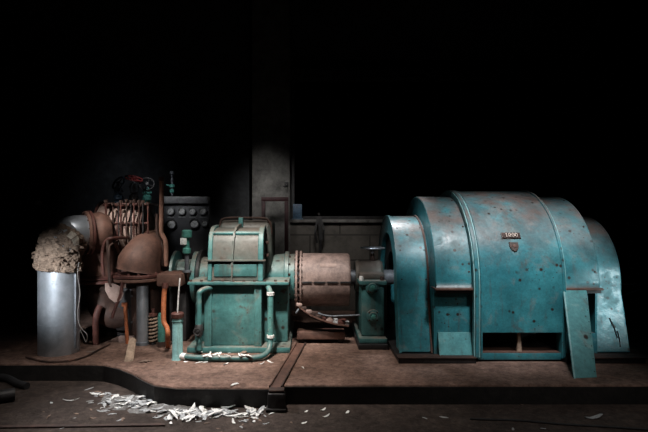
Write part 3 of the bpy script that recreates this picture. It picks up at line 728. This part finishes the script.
tag(gr,'thin brown hose lying on the plinth round the foot of the duct','hose')
gl = MB().lathe(P(40,203,7.88),(0,-1,0),[(0,.04),(.02,.04),(.06,.022),(.10,.03),(.12,.0)],14).build('wall_bracket','polished',origin=P(40,203,7.88))
tag(gl,'tiny metal bracket on the dark wall above the lagged duct','bracket')

# ------------------------------------------------------------------ small things between duct and gearbox
sh_ = thing('shovel','shovel with a worn pale blade hanging on the turbine side','shovel',P(113,302,5.4))
MB().tube([P(107.5,240,5.46),P(108.5,262,5.43),P(110,284,5.40)],.017,10).build('shaft','dark_rust',sh_)
pts = [(105,283),(115,284),(121,287),(123.5,294),(121,300),(114.5,302.5),(109,298),(105,290)]
q = MB(); k = len(pts); cc = P(114,292,5.425)
fr = [P(a,b_,5.395-.012*abs(i-4)/4) for i,(a,b_) in enumerate(pts)]; bk_ = [p+Vector((0,.006,0)) for p in fr]
q.add(fr+bk_+[cc,cc+Vector((0,.006,0))],[[i,(i+1)%k,2*k] for i in range(k)]+[[k+(i+1)%k,k+i,2*k+1] for i in range(k)]+[[i,k+i,k+(i+1)%k,(i+1)%k] for i in range(k)])
q.build('blade','pale_lagging',sh_,smooth=60); MB().cyl(P(110,281,5.40),P(111,287,5.40),.022,.012,n=12).build('socket','dark_rust',sh_)

tp = thing('iron_post','short orange rusted iron post with a hammer like head, left of the grey pipe','post',G(127,343.5))
dpt = G(127,343.5).y
MB().cyl(G(127.3,343.5),P(125.2,305,dpt),.020,n=12).build('post','orange',tp)
MB().box(P(122,306.5,dpt)-Vector((0,.02,0)),P(127.5,302.5,dpt)+Vector((0,.02,0)),.006).build('head','orange',tp)
bkk = MB().box((GX(119.5,5.70),5.668,0),(GX(134,5.70),5.735,.070),.006).build('brick','pale_lagging',origin=(GX(127,5.70),5.70,0))
tag(bkk,'pale brick lying behind the wooden wedge and the iron post','brick')
a, b_ = G(124,362), G(131.5,361.5)
c_, d_ = P(134.5,339,5.22), P(129,339,5.22)
wd = MB().hexa([a,b_,c_,d_],(.0,.012,.012)).hexa([b_,b_+Vector((.012,.02,0)),c_+Vector((.012,.02,-.01)),c_],(-.01,.01,0)).build('wood_wedge','wood',origin=(a+b_)/2,bevel=.002)
tag(wd,'pale wooden board end propped against the orange iron post','board')
gpipe = thing('grey_pipe','dull grey steel pipe standing under the turbine flange','pipe',(GX(142.5,5.6),5.6,0))
MB().cyl((GX(142.5,5.6),5.6,0),(GX(142.5,5.6),5.6,.655),.064,n=28).build('pipe','steel',gpipe)
MB().lathe((GX(142.5,5.6),5.6,0),(0,0,1),[(0,.075),(.03,.075),(.035,.064)],28).build('collar','steel_dark',gpipe)
sp3 = thing('coil_spring','short rusty coil spring standing beside the grey pipe','spring',(GX(153.3,5.6),5.6,0))
xs = GX(153.3,5.6); hh = GZ(313,5.6)
MB().tube([(xs+.042*math.cos(t*.5),5.6+.042*math.sin(t*.5),.02+(hh-.05)*t/ (12*8.)) for t in range(97)],.0115,8,1).build('coil','wood',sp3)
MB().cyl((xs,5.6,0),(xs,5.6,hh-.02),.028,n=14).build('core_rod','black_metal',sp3)
MB().lathe((xs,5.6,hh-.03),(0,0,1),[(0,.05),(.025,.05),(.03,.02),(.08,.018)],18).build('cap','red_rust',sp3)
tc = thing('teal_canister','small teal canister standing behind the orange pipe','canister',(GX(161.5,5.5),5.5,0))
MB().lathe((GX(161.5,5.5),5.5,0),(0,0,1),[(0,.036),(.01,.040),(GZ(316,5.5),.040),(GZ(313,5.5),.03)],18).build('body','green',tc)
MB().cyl((GX(161.5,5.5),5.5,0),(GX(161.5,5.5),5.5,.06),.045,n=18).build('foot_ring','dark_rust',tc)
op_ = thing('bent_pipe','bright orange rusted bent pipe beside the teal standpipe','pipe',G(168,348))
MB().tube([P(165,286,5.3),P(164,296,5.3),P(163.5,312,5.28),P(164,322,5.26),P(167,328,5.24),P(168,336,5.24),P(168,347.5,5.47)],.026,14).build('pipe','orange',op_)
MB().cyl(P(165,288,5.3),P(165.2,283,5.3),.033,n=12).build('end_collar','red_rust',op_)
bt = MB().hexa([G(163,346),G(170,346),G(170,346)+Vector((0,0,.03)),G(163,346)+Vector((0,0,.03))],(0,.1,0)).build('packing_block','dark_rust',origin=G(166,346))
tag(bt,'small dark block under the foot of the orange bent pipe','block')

# ------------------------------------------------------------------ rail on the plinth and lower floor things
rl = thing('floor_rail','flat rusty channel laid across the plinth, ending in a dark block','rail',(-.17,4.9,0))
A, B = Vector((-.10,5.62,0)), Vector((-.285,4.18,0)); t = (A-B).normalized(); s = Vector((t.y,-t.x,0))
def bar(o0, o1, z1, z0_=0.001):
    return MB().hexa([A+s*o0+Vector((0,0,z0_)),A+s*o1+Vector((0,0,z0_)),B+s*o1+Vector((0,0,z0_)),B+s*o0+Vector((0,0,z0_))],(0,0,z1-z0_))
bar(-.045,.045,.008).build('channel_web','rust',rl); bar(-.055,-.043,.022).build('channel_flange','rust',rl); bar(.043,.055,.022).build('channel_flange','dark_rust',rl)
MB().box((-.345,4.075,FLOOR),(-.20,4.165,-.01),.02).build('end_block','black_metal',rl)
MB().box((-.36,4.06,FLOOR),(-.19,4.17,FLOOR+.03),.012).build('block_foot','black',rl)
MB().box((-.335,4.09,-.012),(-.21,4.18,.012),.008).build('block_cap','dark_rust',rl)
hs = MB().tube([G(-20,374.5,-.115),G(5,377.5,-.12),G(17,383,-.125),G(27,386,-.13)],.032,14).build('black_pipe','cable',origin=G(5,379,FLOOR))
tag(hs,'black pipe end on the floor at the left, nearer the plinth','pipe')
for v in hs.data.vertices: v.co.z += 0
hs2 = MB().tube([G(-25,396,FLOOR+.055),G(0,396,FLOOR+.055),G(15,394,FLOOR+.055)],.052,16).build('drain_hose','black_metal',origin=G(0,396,FLOOR))
tag(hs2,'thick dark hose end on the floor at the left, nearer the camera','hose')
cb = MB().tube([G(470,419,FLOOR+.008),G(520,420.5,FLOOR+.008),G(560,424,FLOOR+.008),G(610,427,FLOOR+.008),G(670,431,FLOOR+.008)],.008,8).build('floor_cable','cable',origin=G(560,424,FLOOR))
tag(cb,'thin black cable lying across the floor at lower right','cable')
ib = MB().hexa([G(-40,429.5,FLOOR),G(165,426.5,FLOOR),G(165,424.5,FLOOR),G(-40,427.2,FLOOR)],(0,0,.012)).build('iron_strip','dark_rust',origin=G(60,428,FLOOR))
tag(ib,'dark rusty iron strip lying on the floor at lower left','strip')

# grey dust heap
hb = MB(); nu, nv = 44, 22
from mathutils import noise as mn
cx0, cx1 = G(84,404,FLOOR), G(182,404,FLOOR)
for j in range(nv+1):
    for i in range(nu+1):
        u, v = i/nu, j/nv
        x = cx0.x-.15+(cx1.x-cx0.x+.35)*u; y = 3.93+.62*v
        w = max(0, 1-((u-.55)/.5)**2)*max(0, 1-((v-.5-.12*math.sin(u*5))/.42)**2)
        p = Vector((x,y,0))
        h = w*(.014+.03*(mn.noise(p*7)+.25)+.022*mn.noise(p*19)+.014*mn.noise(p*47))-.004
        hb.v.append(Vector((x,y,FLOOR-.006+max(0,h))))
for j in range(nv):
    for i in range(nu): a = j*(nu+1)+i; hb.f.append([a,a+1,a+nu+2,a+nu+1])
hp_ = hb.build('dust_heap','heap',origin=(cx0+cx1)/2,smooth=180); hp_['kind'] = 'stuff'
tag(hp_,'low grey heap of dust and crumbled plaster on the floor below the plinth','heap')
# flakes
def flake_mesh(seed, bend):
    r = random.Random(seed); k = 9
    q = MB(); top = []
    for i in range(k):
        a = 2*PI*i/k; rr = .5*r.uniform(.55,1.05); top.append(Vector((math.cos(a)*rr, math.sin(a)*rr*.55, 0)))
    rings = [[Vector((0,0,0))]*0]
    vs = []
    for f in (.55,1.):
        for p in top: vs.append(Vector((p.x*f,p.y*f,bend*((p.x*f)**2*2.2+(p.y*f)*r.uniform(-.12,.12)))))
    vs.append(Vector((0,0,0))); n_ = len(vs); T = Vector((0,0,.045))
    allv = vs+[v+T for v in vs]
    fs = []
    for o_,fl_ in ((0,True),(n_,False)):
        for i in range(k):
            i2 = (i+1)%k
            f_ = [[o_+2*k,o_+i,o_+i2],[o_+i,o_+k+i,o_+k+i2,o_+i2]]
            fs += [g[::-1] for g in f_] if fl_ else f_
    for i in range(k): fs.append([k+i,k+(i+1)%k,n_+k+(i+1)%k,n_+k+i])
    q.add(allv,fs); return q
protos = {}
for mt in ('white','grey_flake','brown_flake'):
    protos[mt] = []
    for s_ in range(6):
        o = flake_mesh(s_*7+len(mt), [.2,.35,-.3,.5,.08,-.18][s_]).build('paint_flake',mt,smooth=50); protos[mt].append(o)
used = set()
def hz_at(x, y):
    best = FLOOR
    if cx0.x-.15 < x < cx1.x+.2 and 3.93 < y < 4.55:
        u = (x-cx0.x+.15)/(cx1.x-cx0.x+.35); v = (y-3.93)/.62; i, j = min(nu,int(u*nu+.5)), min(nv,int(v*nv+.5)); best = max(best, hb.v[j*(nu+1)+i].z)
    return best
def flake(px, py, size, mt, label, group=None, z=None, tilt=.16, az=None):
    if z is None:
        p = G(px,py,FLOOR); p.z = hz_at(p.x,p.y)
    else: p = G(px,py,z)
    src = random.choice(protos[mt])
    if src.name in used:
        o = src.copy(); C.objects.link(o)
    else: o = src; used.add(src.name)
    L = size*p.y/F
    o.scale = (L*1.1,L*random.uniform(.45,1.0),L*random.uniform(.6,1.))
    rx, ry = random.uniform(-tilt,tilt), random.uniform(-tilt,tilt)
    o.rotation_euler = (rx,ry,random.uniform(0,PI) if az is None else az)
    R_ = o.rotation_euler.to_matrix(); zmin = min((R_@Vector((v.co.x*o.scale.x,v.co.y*o.scale.y,v.co.z*o.scale.z))).z for v in o.data.vertices)
    o.location = (p.x,p.y,p.z-zmin-.001)
    tag(o,label,'flake',group); return o
GL = 'white and grey paint flakes piled on the floor below the plinth'
LW, LG, LB = 'white curled paint flake in the pile on the floor', 'grey curled paint flake in the pile on the floor', 'brown chip among the paint flakes on the floor'
def scatter(n, line, wid, smin, smax, mats):
    for i in range(n):
        t = random.random()*(len(line)-1); k = int(t); f = t-k
        smax_ = smax*1.2; px = line[k][0]*(1-f)+line[k+1][0]*f+random.gauss(0,wid[0]); py = line[k][1]*(1-f)+line[k+1][1]*f+random.gauss(0,wid[1])
        p = G(px,py,FLOOR)
        yl = 4.15 if p.x > -1.25 else 4.15+(-1.25-p.x)*.75
        if p.y > yl-.05: py += 5+random.random()*4
        mt = random.choice(mats)
        flake(px,py,random.uniform(smin,smax_),mt,{'white':LW,'grey_flake':LG,'brown_flake':LB}[mt],GL)
W, Gy, Br = 'white','grey_flake','brown_flake'
scatter(14,[(96,418),(110,410),(122,406),(134,402)],(4,1.5),4,12,[W,Gy,Gy])
scatter(16,[(98,394),(120,393)],(6,2.5),3,10,[W,Gy,Br])
scatter(16,[(98,404),(122,398)],(5,3),4,11,[W,Gy,Gy])
scatter(40,[(122,396),(140,397),(168,402)],(8,3.5),5,15,[Gy,Gy,Gy,W])
scatter(26,[(145,409),(172,410),(186,406)],(5,2.),4,12,[W,Gy,Gy,Gy])
scatter(56,[(182,414),(205,410),(222,406)],(9,4),6,19,[W,W,Gy,Gy])
scatter(26,[(232,407),(250,408),(268,402)],(4,2.2),6,16,[W,W,Gy])
scatter(10,[(243,421),(260,418)],(5,2),4,9,[W,Gy,Br])
scatter(12,[(170,425),(300,424)],(40,4),3,7,[W,Gy,Br])
scatter(10,[(60,412),(100,424)],(20,5),3,7,[Gy,Br])
# singles with a place of their own
flake(262,403,17,W,'large white flake leaning at the plinth foot next to the dark rail end',tilt=.5,az=.5)
flake(71,401,16,W,'thin pale splinter lying left of the flake pile',az=.25).scale.y *= .25
flake(595,418.5,20,Gy,'lone large pale flake on the floor at far lower right',az=.1)
flake(522,404.5,7,Br,'small pale chip on the floor below the opening in the generator')
flake(425,418.5,8,Gy,'grey chip on the floor left of the larger chip below the pedestal bearing')
flake(444,417.5,10,Gy,'larger grey chip on the floor below the generator left end')
flake(543,429,9,Gy,'pale chip at the bottom edge next to the black cable')
flake(513,429.5,8,Gy,'pale chip at the bottom edge, left of another beside the black cable')
for i,(px,py) in enumerate(((306,412),(323,410),(326,416.5),(347,413))):
    flake(px,py,9,W,['white chip on the floor right next to the dark rail end','white chip on the floor, second from the rail end','white chip on the floor nearest the camera right of the rail end','white chip on the floor farthest right of the rail end'][i])
flake(235,385,12,W,'bright white flake at the edge of the plinth top',z=0,tilt=.4)
flake(303,368,5,W,'tiny white chip on the plinth right of the rail',z=0)
flake(145,362,13,Br,'tan chip on the plinth right of the wooden board',z=0,tilt=.1,az=.2)
flake(106,346,6,Br,'small tan chip on the plinth near the iron post',z=0)
GP = 'flakes round the oil pipe on the plinth'
for i,(px,py,s_) in enumerate(((190,358,8),(196,360,6),(205,362.5,7),(214,357,9),(219,354,8),(226,364.5,10),(232,357,6),(240,357,9),(246,359,8),(251,363,6),(186,362,6),(211,361,5),(224,352,6),(262,364,7),(270,362,9),(176,364,5),(200,353,9),(207,351.5,8),(216,352.5,10),(229,353,8),(236,352,9),(243,354,9),(210,355,8),(221,360.5,9),(234,361,7),(199,363,8),(252,357,7))):
    flake(px,py,s_,W if i%3 else Br,'white flake lying by the oil pipe in front of the gearbox' if i%3 else 'tan flake lying by the oil pipe in front of the gearbox',GP,z=0,tilt=.3)
for i,(px,py,s_) in enumerate(((206,355.5,8),(210,356.5,9),(214,355,10),(219,356,8),(240,356,9),(244,355.5,10),(248,356,8),(228,356.5,7))):
    flake(px,py,s_,W,'white flake lying on top of the oil pipe in front of the gearbox','flakes on top of the oil pipe',z=.0635,tilt=.3)
for L in protos.values():
    for o in L:
        if o.name not in used: bpy.data.objects.remove(o)

# ------------------------------------------------------------------ camera
cam = bpy.data.cameras.new('camera'); co_ = bpy.data.objects.new('camera', cam); C.objects.link(co_)
cam.sensor_width = 36; cam.lens = F/648*36; cam.shift_x = (324-VX)/648
co_.location = (0,0,HC); co_.rotation_euler = (PI/2,0,0)
bpy.context.scene.camera = co_

# ------------------------------------------------------------------ light: torches held round the machine in a dark hall
def spot(loc, aim, power, cone, blend=.8, size=.25, col=(1,.95,.88)):
    l = bpy.data.lights.new('torch','SPOT'); l.energy = power; l.spot_size = math.radians(cone); l.spot_blend = blend; l.shadow_soft_size = size; l.color = col
    o = bpy.data.objects.new('torch', l); C.objects.link(o); o.location = loc
    o.rotation_euler = (Vector(aim)-Vector(loc)).to_track_quat('-Z','Y').to_euler(); return o
spot((-.75,3.2,3.7),(-.70,5.3,.50),1000,29,1.,.15)                  # gearbox
spot((-.7,4.3,3.4),(-.70,4.75,0),400,74,1.,.15,(1,.92,.84))          # plinth
spot((.1,3.9,3.9),(.12,5.7,.55),480,20,1.,.12,(1,.96,.92))          # coupling
spot((.1,3.2,3.0),(1.02,5.4,1.22),480,19,1.,.16,(.93,.97,1))         # generator, left end
spot((1.12,6.5,3.5),(1.04,5.6,1.36),260,20,1.,.20,(.93,.97,1))       # generator, over the left end
spot((1.8,3.2,4.1),(1.95,5.1,1.06),800,33,1.,.20,(.95,.97,1))        # generator, middle
spot((4.5,2.9,1.15),(3.02,5.1,.62),330,21,1.,.18,(.80,.96,1))       # generator, right end
spot((3.2,3.4,3.9),(2.78,5.3,1.25),420,18,1.,.20,(.90,.97,1))       # generator, right shoulder
spot((-2.75,2.7,1.7),(-2.58,5.3,.68),720,22,1.,.13,(.95,.97,1))     # duct
spot((-2.5,3.9,3.0),(-2.00,5.75,1.12),370,27,1.,.12,(1,.93,.86))    # turbine
spot((-1.5,3.6,1.5),(-1.70,5.5,.35),60,26,1.,.08,(1,.96,.92))       # pipes under the turbine flange
spot((-2.0,4.6,2.4),(-1.2,4.0,-.16),270,58,1.,.05,(.97,.98,1))      # flakes on the floor
spot((-2.6,3.2,2.4),(-2.3,4.5,-.1),55,60,1.,.15,(1,.94,.88))        # floor, left
spot((-.9,5.4,3.0),(-.66,7.6,1.70),170,27,1.,.3,(1,.98,.95))       # back wall, pier
spot((2.3,2.7,2.3),(1.9,3.95,-.16),55,70,1.,.15,(1,.93,.88))         # floor, right
spot((.2,6.0,3.0),(.35,7.6,1.2),100,44,1.,.3,(1,.97,.93))           # dado
spot((-2.0,5.2,2.7),(-1.75,6.7,1.5),75,28,1.,.2,(.94,.97,1))        # gauges
spot((-2.6,6.2,3.2),(-2.9,7.9,1.7),17,44,1.,.3,(.85,.92,1))         # far left wall

w = bpy.data.worlds.new('world'); bpy.context.scene.world = w; w.use_nodes = True
w.node_tree.nodes['Background'].inputs[0].default_value = (.0,.0,.0,1); w.node_tree.nodes['Background'].inputs[1].default_value = 0.
vs_ = bpy.context.scene.view_settings
vs_.view_transform = 'Standard'; vs_.look = 'None'; vs_.gamma = 1; vs_.exposure = 0.; vs_.use_curve_mapping = False
